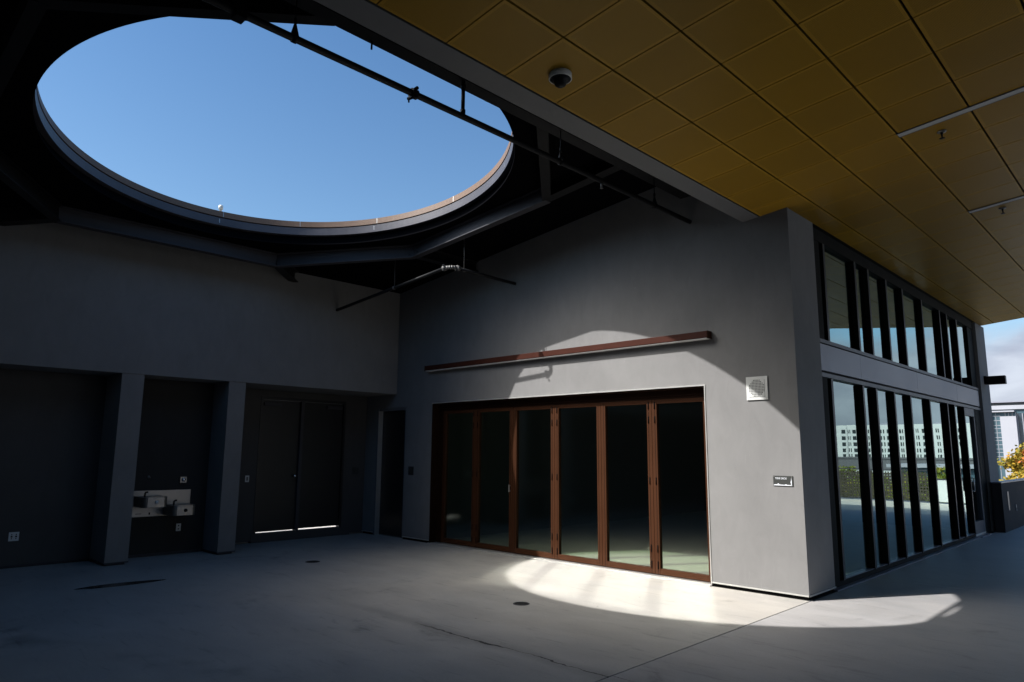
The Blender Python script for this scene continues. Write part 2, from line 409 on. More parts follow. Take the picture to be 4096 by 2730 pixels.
def rim(name, prof, m):
    bm = new_bm(); k = 180
    rings = [[bm.verts.new(pol(2 * math.pi * i / k, r, h)) for i in range(k)] for r, h in prof]
    for q in range(len(prof)):
        A, B = rings[q], rings[(q + 1) % len(prof)]
        for i in range(k):
            f = bm.faces.new((A[i], A[(i + 1) % k], B[(i + 1) % k], B[i])); f.smooth = False
    return obj(name, bm, m, roof)
rim('rim_band', [(2.795, .165), (2.795, .288), (2.878, .288), (2.878, .165)], M['rim'])
rim('rim_flashing', [(2.79, .306), (2.80, .405), (2.99, .41), (2.99, .39), (2.878, .385), (2.878, .306)], M['flash'])
for j, a in enumerate((1.05, 1.62, 2.16, 2.62, 3.05, .55, .12)):
    bm = new_bm(); da = .0012
    quad(bm, [pol(a - da, 2.788, .308), pol(a + da, 2.788, .308), pol(a + da, 2.798, .404), pol(a - da, 2.798, .404)])
    obj('flashing_joint', bm, M['alu'], roof)
    if j % 2 == 0:
        bm = new_bm(); a += .02; quad(bm, [pol(a - da, 2.7935, .20), pol(a + da, 2.7935, .20), pol(a + da, 2.7935, .27), pol(a - da, 2.7935, .27)]); obj('paint_scratch', bm, M['alu'], roof)
def ibeam(bm, p, q, h=.225, w=.13, tf=.014, tw=.012):
    p = Vector((p[0], p[1], zr(p[0]) - .004)); q = Vector((q[0], q[1], zr(q[0]) - .004))
    d = (q - p).normalized(); s = d.cross(Vector((0, 0, 1))).normalized(); u = s.cross(d).normalized()
    def bar(w2, a, b):
        v = [bm.verts.new(c + s * k * w2 + u * z) for c in (p, q) for z in (a, b) for k in (-1, 1)]
        for f in ((0, 1, 3, 2), (4, 6, 7, 5), (0, 4, 5, 1), (2, 3, 7, 6), (0, 2, 6, 4), (1, 5, 7, 3)): bm.faces.new([v[i] for i in f])
    bar(w / 2, -h, -h + tf); bar(tw / 2, -h + tf, -tf); bar(w / 2, -tf, 0)
V = [(-10.92, 2.2), (-10.92, 5.42), (-9.24, 7.06), (-6.34, 7.20), (-5.02, 5.62), (-5.02, 2.87), (-6.36, .98), (-9.30, .95)]
for i in range(8):
    a, b = V[i], V[(i + 1) % 8]
    if i == 4: continue
    bm = new_bm(); ibeam(bm, a, b)
    # bolted end plate
    if i in (1, 2):
        d = (Vector(b) - Vector(a)).normalized(); e = Vector(b) - d * .10 if i == 1 else Vector(a) + d * .10
        nn = Vector((d.y, -d.x))
        for dz in (-.07, -.15):
            c = Vector((e.x + nn.x * .008, e.y + nn.y * .008, zr(e.x) + dz)); tube(bm, c, c + Vector((nn.x, nn.y, 0)) * .022, .014, 8)
    obj('steel_beam', bm, M['pipe'] if i in (3, 5, 6, 7) else M['steel'], roof)  # beams out of the light get a blacker colour, their shade painted in
for a, b in (((-4.84, -7.9), (-4.84, 8.5)), ((-6.34, 7.20), (-4.92, 7.20)), ((-9.24, 7.06), (-9.24, 8.5)), ((-10.92, 5.42), (-11.55, 6.1)), ((-10.92, 2.2), (-11.55, 1.6)), ((-9.3, .95), (-9.3, -7.9))):
    bm = new_bm(); ibeam(bm, a, b, .345 if a[0] == -4.84 else .20, .16); obj('steel_beam', bm, M['pipe'], roof)

# ------------------------------------------------------------------ canopy ceiling
can = thing('canopy_ceiling', 'sloping ceiling of square yellow perforated panels with dark joints', 'ceiling', (-.1, 8, zc(-.1)))
bm = new_bm(); P = .636; xs = [-3.766 + P * i for i in range(18)]; ys = [3.750 + P * j for j in range(-17, 26)]
for i, xa in enumerate(xs[:-1]):
    for yb in ys:
        xb = xa + P; ya, y2 = yb + .0055, min(yb + P - .0055, 19.74)
        if y2 - ya < .05: continue
        x0, x1 = xa + .0095, xb - .0095
        if yb + P > 8.5 and i == 0:
            if yb > 8.4: x0 = -3.405
            if ya < 8.49 < y2:
                quads = [(x0, x1, ya, 8.49), (-3.405, x1, 8.49, y2)]
            else: quads = [(x0, x1, ya, y2)]
        else: quads = [(x0, x1, ya, y2)]
        for (a, b, c, d) in quads:
            P4 = [(a, c), (b, c), (b, d), (a, d)]
            lo = [bm.verts.new((x, y, zc(x))) for x, y in P4]; hi = [bm.verts.new((x, y, zc(x) + .022)) for x, y in P4]
            bm.faces.new(lo)
            for k in range(4): bm.faces.new((lo[k], hi[k], hi[(k + 1) % 4], lo[(k + 1) % 4]))
obj('ceiling_panels', bm, M['yellow'], can)
bm = new_bm(); box(bm, -3.99, 7.04, -8, 8.49, zc(-3.41) + .05, zc(-3.41) + .09, slope=SL, xr=-3.41); box(bm, -3.42, 7.04, 8.49, 19.74, zc(-3.41) + .05, zc(-3.41) + .09, slope=SL, xr=-3.41)
obj('ceiling_backing', bm, M['plenum'], can)
bm = new_bm(); box(bm, -4.0, -3.778, -8, 8.49, zc(-4.0) - .0, zc(-4.0) + .05, slope=SL, xr=-4.0); box(bm, -4.0, -3.96, -8, 8.49, zc(-4.0) + .05, zr(-4.0) - .01)
obj('edge_soffit', bm, M['strip'], can)
bm = new_bm(); box(bm, -3.81, 7.08, 19.742, 19.775, zc(-3.81) - .004, zr(-3.81) + T, slope=SL, xr=-3.81); box(bm, 7.055, 7.085, -8, 19.742, zc(7.05) - .02, zr(7.05) + T)
obj('edge_trim', bm, M['yelflat'], can)

def clight(y, label):
    bm = new_bm(); box(bm, -1.86, 1.0, y, y + .085, zc(-1.86) - .008, zc(-1.86) + .02, slope=SL, xr=-1.86)
    o = thing('ceiling_light', label, 'ceiling light', (-.43, y, zc(-.43)), 'slim linear lights set into the yellow ceiling')
    obj('lens', bm, M['lens'], o)
    bm = new_bm()
    for a in (y - .008, y + .085): box(bm, -1.868, 1.008, a, a + .008, zc(-1.868) - .010, zc(-1.868) + .02, slope=SL, xr=-1.868)
    obj('trim', bm, M['strip'], o)
clight(7.572, 'long pale linear ceiling light nearest the camera dome, brighter and wider of the two')
clight(10.752, 'thin pale linear ceiling light farther along the yellow ceiling, towards the open sky')
def sprinkler(x, y, label):
    z = zc(x); o = thing('fire_sprinkler', label, 'sprinkler', (x, y, z), 'sprinkler heads under the yellow ceiling')
    bm = new_bm(); lathe(bm, [(0, 0), (.045, 0), (.042, -.012), (.02, -.016), (0, -.016)], (x, y, z)); obj('escutcheon', bm, M['stain'], o)
    bm = new_bm(); tube(bm, (x, y, z - .014), (x, y, z - .035), .012, 10)
    for s in (-1, 1): path(bm, [(x, y + .012 * s, z - .03), (x, y + .022 * s, z - .05), (x, y + .003 * s, z - .075)], .005, 6)
    lathe(bm, [(0, -.075), (.026, -.076), (.027, -.079), (0, -.08)], (x, y, z), n=12); obj('deflector', bm, M['pipe'], o)
sprinkler(-1.53, 7.9, 'small sprinkler head beside the brighter, nearer linear ceiling light')
sprinkler(-1.52, 11.03, 'small sprinkler head beside the thinner, farther linear ceiling light')
x, y = -3.45, 4.09; z = zc(x)
o = thing('security_camera', 'white ringed dome security camera with black lens on the yellow ceiling', 'security camera', (x, y, z))
bm = new_bm(); lathe(bm, [(0, .003), (.094, .003), (.097, -.045), (.092, -.048), (.085, -.046)], (x, y, z)); obj('housing', bm, M['white'], o)
bm = new_bm(); lathe(bm, [(.088, -.044), (.088, -.047), (.055, -.048), (.054, -.075), (.045, -.098), (.025, -.112), (0, -.116)], (x, y, z)); obj('dome', bm, M['pipe'], o)

# ------------------------------------------------------------------ door wall with corner return (real thickness, openings)
W = thing('plaster_wall', 'tall grey plaster wall around the brown folding doors, with a sunlit corner', 'wall', (-8, 8.5, 0))
Yf, Yb = 8.5, 8.78
OL, OR, OT = -10.41, -4.655, 2.598
SLx, SRx, ST = -12.20, -11.22, 2.56
bm = new_bm()
def wbox(x0, x1, z0, z1=None):
    if z1 is None: # up to the roof
        v = [bm.verts.new((x, y, (z0 if k == 0 else zr(x) - .006))) for k in (0, 1) for y in (Yf, Yb) for x in (x0, x1)]
        for q in ((0, 2, 3, 1), (4, 5, 7, 6), (0, 1, 5, 4), (2, 6, 7, 3), (0, 4, 6, 2), (1, 3, 7, 5)): bm.faces.new([v[i] for i in q])
    else: box(bm, x0, x1, Yf, Yb, z0, z1)
for x0, x1, z0 in ((-12.75, SLx, .062), (SLx, SRx, ST), (SRx, OL, .062), (OL, OR, OT), (OR, -3.78, .062)): wbox(x0, x1, z0)
box(bm, -3.78, -3.405, Yf, Yb, .062, 5.2); box(bm, -3.78, -3.405, Yb, 9.33, .062, 5.2)
bmesh.ops.remove_doubles(bm, verts=bm.verts[:], dist=1e-5)
obj('wall', bm, M['plaster'], W)
bm = new_bm()
for x0, x1 in ((-12.6, SLx), (SRx, OL), (OR + .0, -3.393)): box(bm, x0, x1, Yf - .012, Yf - .001, .046, .062)
box(bm, -3.404, -3.393, Yf - .012, 9.33, .046, .062)
obj('base_flashing', bm, M['alu'], W)
bm = new_bm()
for x0, x1 in ((-12.6, SLx), (SRx, OL), (OR, -3.425)): box(bm, x0, x1, Yf + .018, Yf + .20, 0, .046)
box(bm, -3.7, -3.425, Yf + .20, 9.33, 0, .046)
obj('base_gap', bm, M['black'], W)
bm = new_bm()
box(bm, OL, OR + .012, Yf - .010, Yf + .02, OT - .002, OT + .013); box(bm, OR - .001, OR + .013, Yf - .010, Yf + .02, .02, OT - .002)
obj('opening_trim', bm, M['alu'], W)
bm = new_bm(); box(bm, OL + .001, OR - .001, Yf + .02, Yb, OT - .02, OT - .003); box(bm, OL, OL + .02, Yf + .002, Yb, .0, OT - .02)
obj('reveal', bm, M['brownshade'], W)
bm = new_bm(); box(bm, OR - .02, OR - .002, Yf + .02, Yb, 0, OT - .02)
obj('jamb', bm, M['brown'], W)

# folding doors
fd = thing('folding_door', 'brown framed folding glass doors across the wide opening of the grey wall', 'folding door', (-7.5, 8.66, 0))
YD = 8.66
bm = new_bm(); box(bm, OL + .02, OR - .02, YD - .02, YD + .10, 2.50, OT - .02); box(bm, OL + .02, OR - .02, YD + .005, YD + .07, 2.465, 2.50); obj('header', bm, M['brownshade'], fd)
bm = new_bm(); box(bm, OL, OR, Yf - .035, YD + .1, .001, .012); box(bm, OL, OR, Yf + .03, Yf + .045, .012, .017); box(bm, OL, OR, Yf - .03, Yf - .015, .012, .016); obj('track', bm, M['alu'], fd)
edges = [-10.26, -9.345, -8.40, -7.455, -6.515, -5.600, -4.690]
bm = new_bm(); box(bm, OL + .02, edges[0] - .004, YD, YD + .07, .014, 2.46); obj('side_panel', bm, M['brownshade'], fd)
for i in range(6):
    a, b = edges[i] + .002, edges[i + 1] - .002; sw = .082
    bm = new_bm()
    box(bm, a, a + sw, YD, YD + .065, .022, 2.46); box(bm, b - sw, b, YD, YD + .065, .022, 2.46)
    box(bm, a + sw, b - sw, YD + .002, YD + .063, .022, .102); box(bm, a + sw, b - sw, YD + .002, YD + .063, 2.40, 2.46)
    if i == 5: a2 = b
    lf = obj('leaf', bm, M['brown'], fd, bevel=.003)
    bm = new_bm(); quad(bm, [(a + sw - .005, YD + .035, .098), (b - sw + .005, YD + .035, .098), (b - sw + .005, YD + .035, 2.404), (a + sw - .005, YD + .035, 2.404)])
    obj('glass', bm, M['paneD'], lf)
    bm = new_bm()
    for x in ((a + sw * .62,) if i else ()) + ((b - sw * .62,) if i < 5 else ()):
        box(bm, x - .0025, x + .0025, YD - .0015, YD + .001, .024, 2.455)
    objs('seam', bm, M['black'], lf)
    bm = new_bm()
    for side, e in ((0, i), (1, i + 1)):
        if e in (1, 3, 5):
            x = a + sw * .62 if side == 0 else b - sw * .62
            for zz in (2.375, 2.17, 1.30, .365, .145): tube(bm, (x, YD - .004, zz - .05), (x, YD - .004, zz + .05), .0085, 8)
    if bm.verts: objs('hinge', bm, M['black'], lf)
    else: bm.free()
bm = new_bm(); box(bm, -8.47, -8.455, YD - .03, YD - .015, 1.02, 1.14); box(bm, -8.472, -8.453, YD - .03, YD, 1.03, 1.045); box(bm, -8.472, -8.453, YD - .03, YD, 1.115, 1.13); obj('handle', bm, M['alu'], fd)

# room behind the doors and behind the window wall
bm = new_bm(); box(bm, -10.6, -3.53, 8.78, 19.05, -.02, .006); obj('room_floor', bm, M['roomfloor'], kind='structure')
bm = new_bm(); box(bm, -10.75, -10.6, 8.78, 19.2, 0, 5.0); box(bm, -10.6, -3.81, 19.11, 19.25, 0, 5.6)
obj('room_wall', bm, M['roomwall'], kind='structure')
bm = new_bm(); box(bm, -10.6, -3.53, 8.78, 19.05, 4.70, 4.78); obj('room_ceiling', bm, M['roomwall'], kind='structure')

# linear lamp on the wall
lp = thing('wall_lamp', 'long red brown linear lamp bar fixed above the folding doors', 'wall lamp', (-7.65, 8.5, 3.3))
bm = new_bm(); box(bm, -10.515, -4.522, 8.375, 8.498, 3.228, 3.320); obj('housing', bm, M['lamp'], lp, bevel=.004)
bm = new_bm(); box(bm, -10.505, -4.532, 8.385, 8.490, 3.218, 3.2275); obj('lens', bm, M['lens'], lp)
bm = new_bm(); box(bm, -4.5215, -4.516, 8.372, 8.498, 3.221, 3.323); box(bm, -10.521, -10.5155, 8.372, 8.498, 3.221, 3.323); box(bm, -7.66, -7.655, 8.3735, 8.4, 3.230, 3.318); objs('end_cap', bm, M['brown'], lp)

# speaker grille
sx0, sx1, sz0, sz1 = -4.052, -3.772, 2.372, 2.668
sg = thing('wall_speaker', 'square white loudspeaker grille on the grey wall beside the corner', 'speaker', ((sx0 + sx1) / 2, 8.5, 2.52))
bm = new_bm(); fwd = .036
box(bm, sx0, sx0 + fwd, 8.482, 8.499, sz0, sz1); box(bm, sx1 - fwd, sx1, 8.482, 8.499, sz0, sz1); box(bm, sx0 + fwd, sx1 - fwd, 8.482, 8.499, sz0, sz0 + fwd); box(bm, sx0 + fwd, sx1 - fwd, 8.482, 8.499, sz1 - fwd, sz1)
obj('frame', bm, M['white'], sg)
bm = new_bm(); gx0, gx1, gz0, gz1 = sx0 + .038, sx1 - .038, sz0 + .038, sz1 - .038; N = 11; px = (gx1 - gx0) / N; pz = (gz1 - gz0) / N; hw = .33
for i in range(N):
    for j in range(N):
        cx, cz = gx0 + px * (i + .5), gz0 + pz * (j + .5); ax, az = px * hw, pz * hw
        open_ = (i - 5) ** 2 + (j - 5) ** 2 <= 29
        if not open_:
            quad(bm, [(gx0 + px * i, 8.478, gz0 + pz * j), (gx0 + px * (i + 1), 8.478, gz0 + pz * j), (gx0 + px * (i + 1), 8.478, gz0 + pz * (j + 1)), (gx0 + px * i, 8.478, gz0 + pz * (j + 1))]); continue
        O = [(gx0 + px * i, gz0 + pz * j), (gx0 + px * (i + 1), gz0 + pz * j), (gx0 + px * (i + 1), gz0 + pz * (j + 1)), (gx0 + px * i, gz0 + pz * (j + 1))]
        I = [(cx - ax, cz - az), (cx + ax, cz - az), (cx + ax, cz + az), (cx - ax, cz + az)]
        vo = [bm.verts.new((u, 8.478, v)) for u, v in O]; vi = [bm.verts.new((u, 8.478, v)) for u, v in I]; vb = [bm.verts.new((u, 8.484, v)) for u, v in I]
        for k in range(4):
            bm.faces.new((vo[k], vo[(k + 1) % 4], vi[(k + 1) % 4], vi[k])); bm.faces.new((vi[k], vi[(k + 1) % 4], vb[(k + 1) % 4], vb[k]))
obj('grille', bm, M['white'], sg)
bm = new_bm(); box(bm, gx0, gx1, 8.4865, 8.498, gz0, gz1); obj('cone', bm, M['hole'], sg)

# room sign
sg = thing('room_sign', 'dark sign plate reading TIDE DECK with a white skyline, on the grey wall', 'sign', (-3.64, 8.5, 1.37))
bx0, bx1, bz0, bz1 = -3.762, -3.518, 1.308, 1.432
bm = new_bm(); box(bm, bx0, bx1, 8.491, 8.4995, bz0, bz1); obj('plate', bm, M['plaque'], sg, bevel=.001)
def txt(s, x, z, size, y, parent, name='lettering', m='ink', rz=0.0):
    cu = bpy.data.curves.new('t', 'FONT'); cu.body = s; cu.size = size; cu.offset = size * .016; o = bpy.data.objects.new('t', cu); COL.objects.link(o)
    dg = bpy.context.evaluated_depsgraph_get(); me = bpy.data.meshes.new_from_object(o.evaluated_get(dg)); bpy.data.objects.remove(o)
    me.transform(Matrix.Translation((x, y, z)) @ Matrix.Rotation(rz, 4, 'Z') @ Matrix.Rotation(R(90), 4, 'X')); me.materials.clear(); me.materials.append(M[m])
    q = bpy.data.objects.new(name, me); COL.objects.link(q); q.parent = parent; q.matrix_parent_inverse = Matrix.Translation(parent.location).inverted(); return q
txt('TIDE DECK', bx0 + .026, bz1 - .041, .029, 8.490, sg)
bm = new_bm()
prof = [(0, 0), (.226, 0), (.226, .008), (.215, .011), (.205, .008), (.19, .010), (.17, .009), (.155, .016), (.142, .014), (.13, .009), (.11, .011), (.095, .010), (.08, .012), (.067, .014), (.060, .026), (.052, .026), (.046, .014), (.03, .013), (.015, .014), (.006, .010), (0, .007)]
prism(bm, [(bx0 + .006 + u, bz0 + .007 + v) for u, v in prof], lambda u, v, d: (u, d, v), 8.489, 8.4905)
prism(bm, [(bx1 - .024 + u, bz0 + .012 + v) for u, v in [(0, 0), (.008, 0), (.010, .05), (.006, .085), (.004, .088), (.002, .06), (-.006, .038), (-.003, .028)]], lambda u, v, d: (u, d, v), 8.489, 8.4905)
obj('skyline', bm, M['ink'], sg)
bm = new_bm()
for u in (bx0 + .012, bx1 - .014): lathe(bm, [(0, -.002), (.004, -.001), (.0045, 0)], (u, 8.491, bz1 - .012), (0, 1, 0), 10)
objs('screw', bm, M['stain'], sg)

# single door in the same wall
sdoor = thing('single_door', 'black single door in a grey metal frame, in the dark corner', 'door', (-11.7, 8.55, 0))
bm = new_bm(); box(bm, SLx + .05, SRx - .05, 8.60, 8.645, .012, ST - .05); lf = obj('leaf', bm, M['darkdoor'], sdoor)
bm = new_bm(); box(bm, SRx - .085, SRx - .07, 8.565, 8.585, .98, 1.18); box(bm, SRx - .085, SRx - .07, 8.585, 8.60, .99, 1.005); box(bm, SRx - .085, SRx - .07, 8.585, 8.60, 1.155, 1.17); obj('handle', bm, M['alu'], lf)
bm = new_bm(); box(bm, SLx, SLx + .05, 8.49, 8.66, .0, ST); box(bm, SRx - .05, SRx, 8.52, 8.66, .0, ST); box(bm, SLx + .05, SRx - .05, 8.52, 8.66, ST - .05, ST); obj('frame', bm, M['strip'], sdoor)
bm = new_bm(); box(bm, SLx + .05, SLx + .058, 8.494, 8.60, .0, ST - .05); obj('frame_edge', bm, M['alu'], sdoor)
bm = new_bm(); box(bm, SLx, SRx, 8.67, 8.78, 0, ST); obj('backing', bm, M['black'], sdoor)

def plaque(fn, label, s):
    o = thing('door_plaque', label, 'plaque', fn(0, 0, 0), 'small dark door plaques')
    bm = new_bm(); prism(bm, [(-s / 2, -s / 2), (s / 2, -s / 2), (s / 2, s / 2), (-s / 2, s / 2)], fn, 0.0005, .008); obj('plate', bm, M['plaque'], o)
    bm = new_bm(); prism(bm, [(-s * .38, s * .18), (s * .05, s * .18), (s * .05, s * .25), (-s * .38, s * .25)], fn, .0082, .0095); prism(bm, [(-s * .4, -s * .42), (s * .4, -s * .42), (s * .4, -s * .36), (-s * .4, -s * .36)], fn, .0082, .0095); objs('relief', bm, M['steel'], o)
plaque(lambda u, v, d: (-11.01 + u, 8.5 - d, 1.315 + v), 'dark square plaque between the single door and the folding doors', .16)

# ------------------------------------------------------------------ left block: upper wall, piers, recess walls
UX = -11.55
bm = new_bm()
v = [bm.verts.new((x, y, (2.835 if k == 0 else zr(x) - .006))) for k in (0, 1) for y in (-8, 8.494) for x in (-12.75, UX)]
for q in ((0, 2, 3, 1), (4, 5, 7, 6), (0, 1, 5, 4), (2, 6, 7, 3), (0, 4, 6, 2), (1, 3, 7, 5)): bm.faces.new([v[i] for i in q])
obj('upper_wall', bm, M['plaster'], label='grey plaster upper wall overhanging the dark recess, below the round opening', cat='wall')
def base_strip(bm, pts, h=.05):
    for (x0, y0), (x1, y1) in zip(pts[:-1], pts[1:]):
        if abs(x0 - x1) < 1e-6: box(bm, x0, x0 + .010, min(y0, y1), max(y0, y1), .032, .045)
        else: box(bm, min(x0, x1), max(x0, x1), y0 - .010, y0, .032, .045)
def recess(name, x, y0, y1, m, label, z0=.045):
    o = thing(name, label, 'wall', (x, (y0 + y1) / 2, 0))
    bm = new_bm(); box(bm, -12.75, x, y0, y1, z0, 2.83); obj('wall', bm, m, o)
    bm = new_bm(); base_strip(bm, [(x, y0), (x, y1)]); box(bm, x - .06, x - .02, y0, y1, 0, z0); obj('base_flashing', bm, M['steel'], o)
    return o
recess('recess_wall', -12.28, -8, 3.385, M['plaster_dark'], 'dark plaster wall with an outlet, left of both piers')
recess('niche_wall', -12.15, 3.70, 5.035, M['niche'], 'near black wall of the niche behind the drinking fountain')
def pier(y0, y1, label):
    o = thing('pier', label, 'pier', (-11.9, (y0 + y1) / 2, 0), 'grey plaster piers under the upper wall')
    bm = new_bm(); box(bm, -12.75, -11.56, y0, y1, .045, 2.833); obj('shaft', bm, M['plaster'], o)
    bm = new_bm(); box(bm, -11.562, -11.55, y0 - .010, y1 + .004, .030, .046); box(bm, -12.30, -11.562, y0 - .012, y0 - .001, .030, .046); box(bm, -12.3, -11.60, y0 + .03, y1 - .03, 0, .03); obj('base_flashing', bm, M['steel'], o)
pier(3.385, 3.70, 'grey plaster pier left of the drinking fountain')
pier(5.035, 5.325, 'grey plaster pier between the drinking fountain and the double door')
# wall with the double door on a low kerb
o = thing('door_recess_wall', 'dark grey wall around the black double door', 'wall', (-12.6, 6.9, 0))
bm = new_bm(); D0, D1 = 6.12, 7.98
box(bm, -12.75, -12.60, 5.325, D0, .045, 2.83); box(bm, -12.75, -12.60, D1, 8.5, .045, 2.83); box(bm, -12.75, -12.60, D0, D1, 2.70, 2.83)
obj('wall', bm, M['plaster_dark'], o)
bm = new_bm(); box(bm, -12.70, -12.585, D0 - .03, D1 + .2, 0, .165); obj('kerb', bm, M['plaster_dark'], o)
bm = new_bm(); base_strip(bm, [(-12.6, 5.325), (-12.6, D0 - .03)]); base_strip(bm, [(-12.6, D1 + .2), (-12.6, 8.49)]); obj('base_flashing', bm, M['steel'], o)
dd = thing('double_door', 'black double door on a kerb with daylight showing under its leaves', 'double door', (-12.65, 7.05, .165))
bm = new_bm(); box(bm, -12.70, -12.59, D0, D0 + .05, .165, 2.70); box(bm, -12.70, -12.59, D1 - .05, D1, .165, 2.70); box(bm, -12.70, -12.59, D0 + .05, D1 - .05, 2.645, 2.70); obj('frame', bm, M['darkdoor'], dd)
mid = (D0 + D1) / 2 - .06
bm = new_bm(); box(bm, -12.68, -12.575, mid - .033, mid + .033, .168, 2.643); obj('centre_post', bm, M['steel'], dd)
for a, b, hand in ((D0 + .052, mid - .034, 1), (mid + .034, D1 - .054, 0)):
    bm = new_bm(); box(bm, -12.68, -12.635, a, b, .184 if hand else .192, 2.642); lf = obj('leaf', bm, M['darkdoor'], dd)
    bm = new_bm(); yy = a if hand else b - .4
    box(bm, -12.634, -12.59, yy + .02, yy + .38, 2.53, 2.59); obj('closer', bm, M['steel'], lf)
    if hand:
        bm = new_bm(); tube(bm, (-12.634, b - .07, 1.2), (-12.58, b - .07, 1.2), .018, 12); lathe(bm, [(.018, 0), (.033, .012), (.033, .03), (.0, .045)], (-12.58, b - .07, 1.2), (1, 0, 0), 16); obj('knob', bm, M['chrome'], lf)
bm = new_bm(); box(bm, -12.66, -12.652, D1 - .0535, D1 - .0505, .19, 2.64); obj('weather_strip', bm, M['alu'], dd)
plaque(lambda u, v, d: (-12.6 + d, 8.27 + u, 1.28 + v), 'dark square plaque on the wall between the double door and the single door', .15)

# switches and outlets
def plate(name, label, cat, x, y, z, w, h, slots, group=None):
    o = thing(name, label, cat, (x, y, z), group)
    bm = new_bm(); box(bm, x, x + .007, y - w / 2, y + w / 2, z - h / 2, z + h / 2); obj('plate', bm, M['white'], o, bevel=.002)
    bm = new_bm()
    for (dy, dz, ww, hh) in slots: box(bm, x + .007, x + .0085, y + dy - ww / 2, y + dy + ww / 2, z + dz - hh / 2, z + dz + hh / 2)
    objs('slot', bm, M['hole'] if cat == 'outlet' else M['strip'], o)
two = [(s, v, .012, .016) for s in (-.027, .027) for v in (-.028, .028)] + [(s, 0, .022, .022) for s in (-.027, .027)]
plate('wall_outlet', 'white double outlet plate low on the dark wall left of the piers', 'outlet', -12.279, 2.385, .44, .125, .125, two)
plate('wall_outlet', 'white single outlet plate under the drinking fountain', 'outlet', -12.149, 4.615, .425, .075, .118, [(0, .026, .02, .02), (0, -.026, .02, .02)])
plate('light_switch', 'white rocker light switch between the right pier and the double door', 'switch', -12.599, 5.945, 1.165, .075, .118, [(0, 0, .034, .068)])

# drinking fountain
df = thing('drinking_fountain', 'stainless steel drinking fountain with two basins between the piers', 'drinking fountain', (-12.15, 4.25, .6))
bm = new_bm(); box(bm, -12.149, -12.135, 3.705, 4.765, .625, 1.035); obj('back_plate', bm, M['stain'], df, bevel=.003)
def basin(yc, z0, z1, hw):
    bm = new_bm(); xb, xf = -12.134, -11.72
    poly = [(xb, yc - hw), (xf - .14, yc - hw)] + [(xf - .13 + .13 * math.sin(a), yc - hw * math.cos(a) ** .3 if a < math.pi / 2 else yc + hw * abs(math.cos(a)) ** .3) for a in [math.pi * k / 14 for k in range(1, 14)]] + [(xf - .14, yc + hw), (xb, yc + hw)]
    prism(bm, poly, lambda u, v, d: (u, v, d), z0, z1 - .012)
    b = obj('basin', bm, M['stain'], df, bevel=.006)
    bm = new_bm(); c = ((xb + xf) / 2 + .02, yc)
    inner = [(c[0] + (u - c[0]) * .86, yc + (v - yc) * .86) for u, v in poly]
    n = len(poly); o1 = [bm.verts.new((u, v, z1)) for u, v in poly]; o0 = [bm.verts.new((u, v, z1 - .0115)) for u, v in poly]; i1 = [bm.verts.new((u, v, z1)) for u, v in inner]; i0 = [bm.verts.new((c[0] + (u - c[0]) * .6, yc + (v - yc) * .6, z1 - .009)) for u, v in inner]
    for A, B in ((o0, o1), (o1, i1), (i1, i0)):
        for k in range(n): bm.faces.new((A[k], A[(k + 1) % n], B[(k + 1) % n], B[k]))
    bm.faces.new(i0); obj('bowl_rim', bm, M['stain'], b)
    bm = new_bm(); sx, sy = -11.93, yc - hw * .55
    path(bm, [(sx, sy, z1 - .005), (sx, sy, z1 + .035), (sx, sy + .006, z1 + .055), (sx + .008, sy + .02, z1 + .068), (sx + .02, sy + .04, z1 + .066)], .014, 10); obj('spout', bm, M['pipe'], b)
    bm = new_bm(); lathe(bm, [(.026, 0), (.027, .012), (.022, .02), (0, .022)], (xf + .001, yc + .01, (z0 + z1) / 2), (1, 0, 0), 18); obj('push_button', bm, M['white'] if yc < 4.3 else M['pipe'], b)
basin(4.085, .79, .955, .19); basin(4.535, .645, .81, .19)
bm = new_bm(); box(bm, -12.134, -12.132, 3.93, 4.02, .67, .678); box(bm, -12.134, -12.130, 4.13, 4.15, .655, .69); objs('drain_fitting', bm, M['black'], df)
o = thing('push_plate', 'small steel push button plate above the drinking fountain', 'button', (-12.15, 4.62, 1.195))
bm = new_bm(); box(bm, -12.149, -12.11, 4.57, 4.675, 1.145, 1.245); obj('plate', bm, M['stain'], o, bevel=.003)
bm = new_bm(); lathe(bm, [(.03, 0), (.031, .012), (.02, .024), (0, .026)], (-12.11, 4.625, 1.195), (1, 0, 0), 18); obj('button', bm, M['chrome'], o)
bm = new_bm(); path(bm, [(-12.149, 4.09, 1.25), (-12.12, 4.09, 1.25), (-12.11, 4.10, 1.235)], .007, 8); lathe(bm, [(.022, 0), (.02, .008), (0, .01)], (-12.149, 4.09, 1.25), (1, 0, 0), 12)
obj('wall_hook', bm, M['stain'], label='tiny steel hook on the black niche wall left of the push plate', cat='hook')

# ------------------------------------------------------------------ window wall
XF, XG = -3.45, -3.515
ww = thing('window_wall', 'tall black framed window wall with many fins and a grey band', 'window wall', (XG, 14.2, 0))
WY0, WY1 = 9.335, 19.10
fins = [9.77, 11.03, 11.64, 12.55, 13.47, 14.70, 16.01, 16.58, 17.42]
zt = 4.775
for i, y in enumerate(fins):
    d = .062
    bm = new_bm()
    box(bm, XG - .05, XF - .003, y, y + d, .075, 2.72)
    box(bm, XG - .05, XF - .003, y, y + d, 3.235, 4.62)
    f = obj('mullion', bm, M['frame'], ww)
    bm = new_bm(); box(bm, XF - .003, XF + .003, y - .001, y + d + .001, .076, 2.712); box(bm, XF - .003, XF + .003, y - .001, y + d + .001, 3.236, 4.62); obj('fin_cap', bm, M['finedge'], f)
bm = new_bm(); box(bm, XG - .06, XF - .006, WY0, 17.40, .0, .02); box(bm, XG - .06, XF - .012, WY0, 17.42, .02, .078); obj('sill', bm, M['frame'], ww)
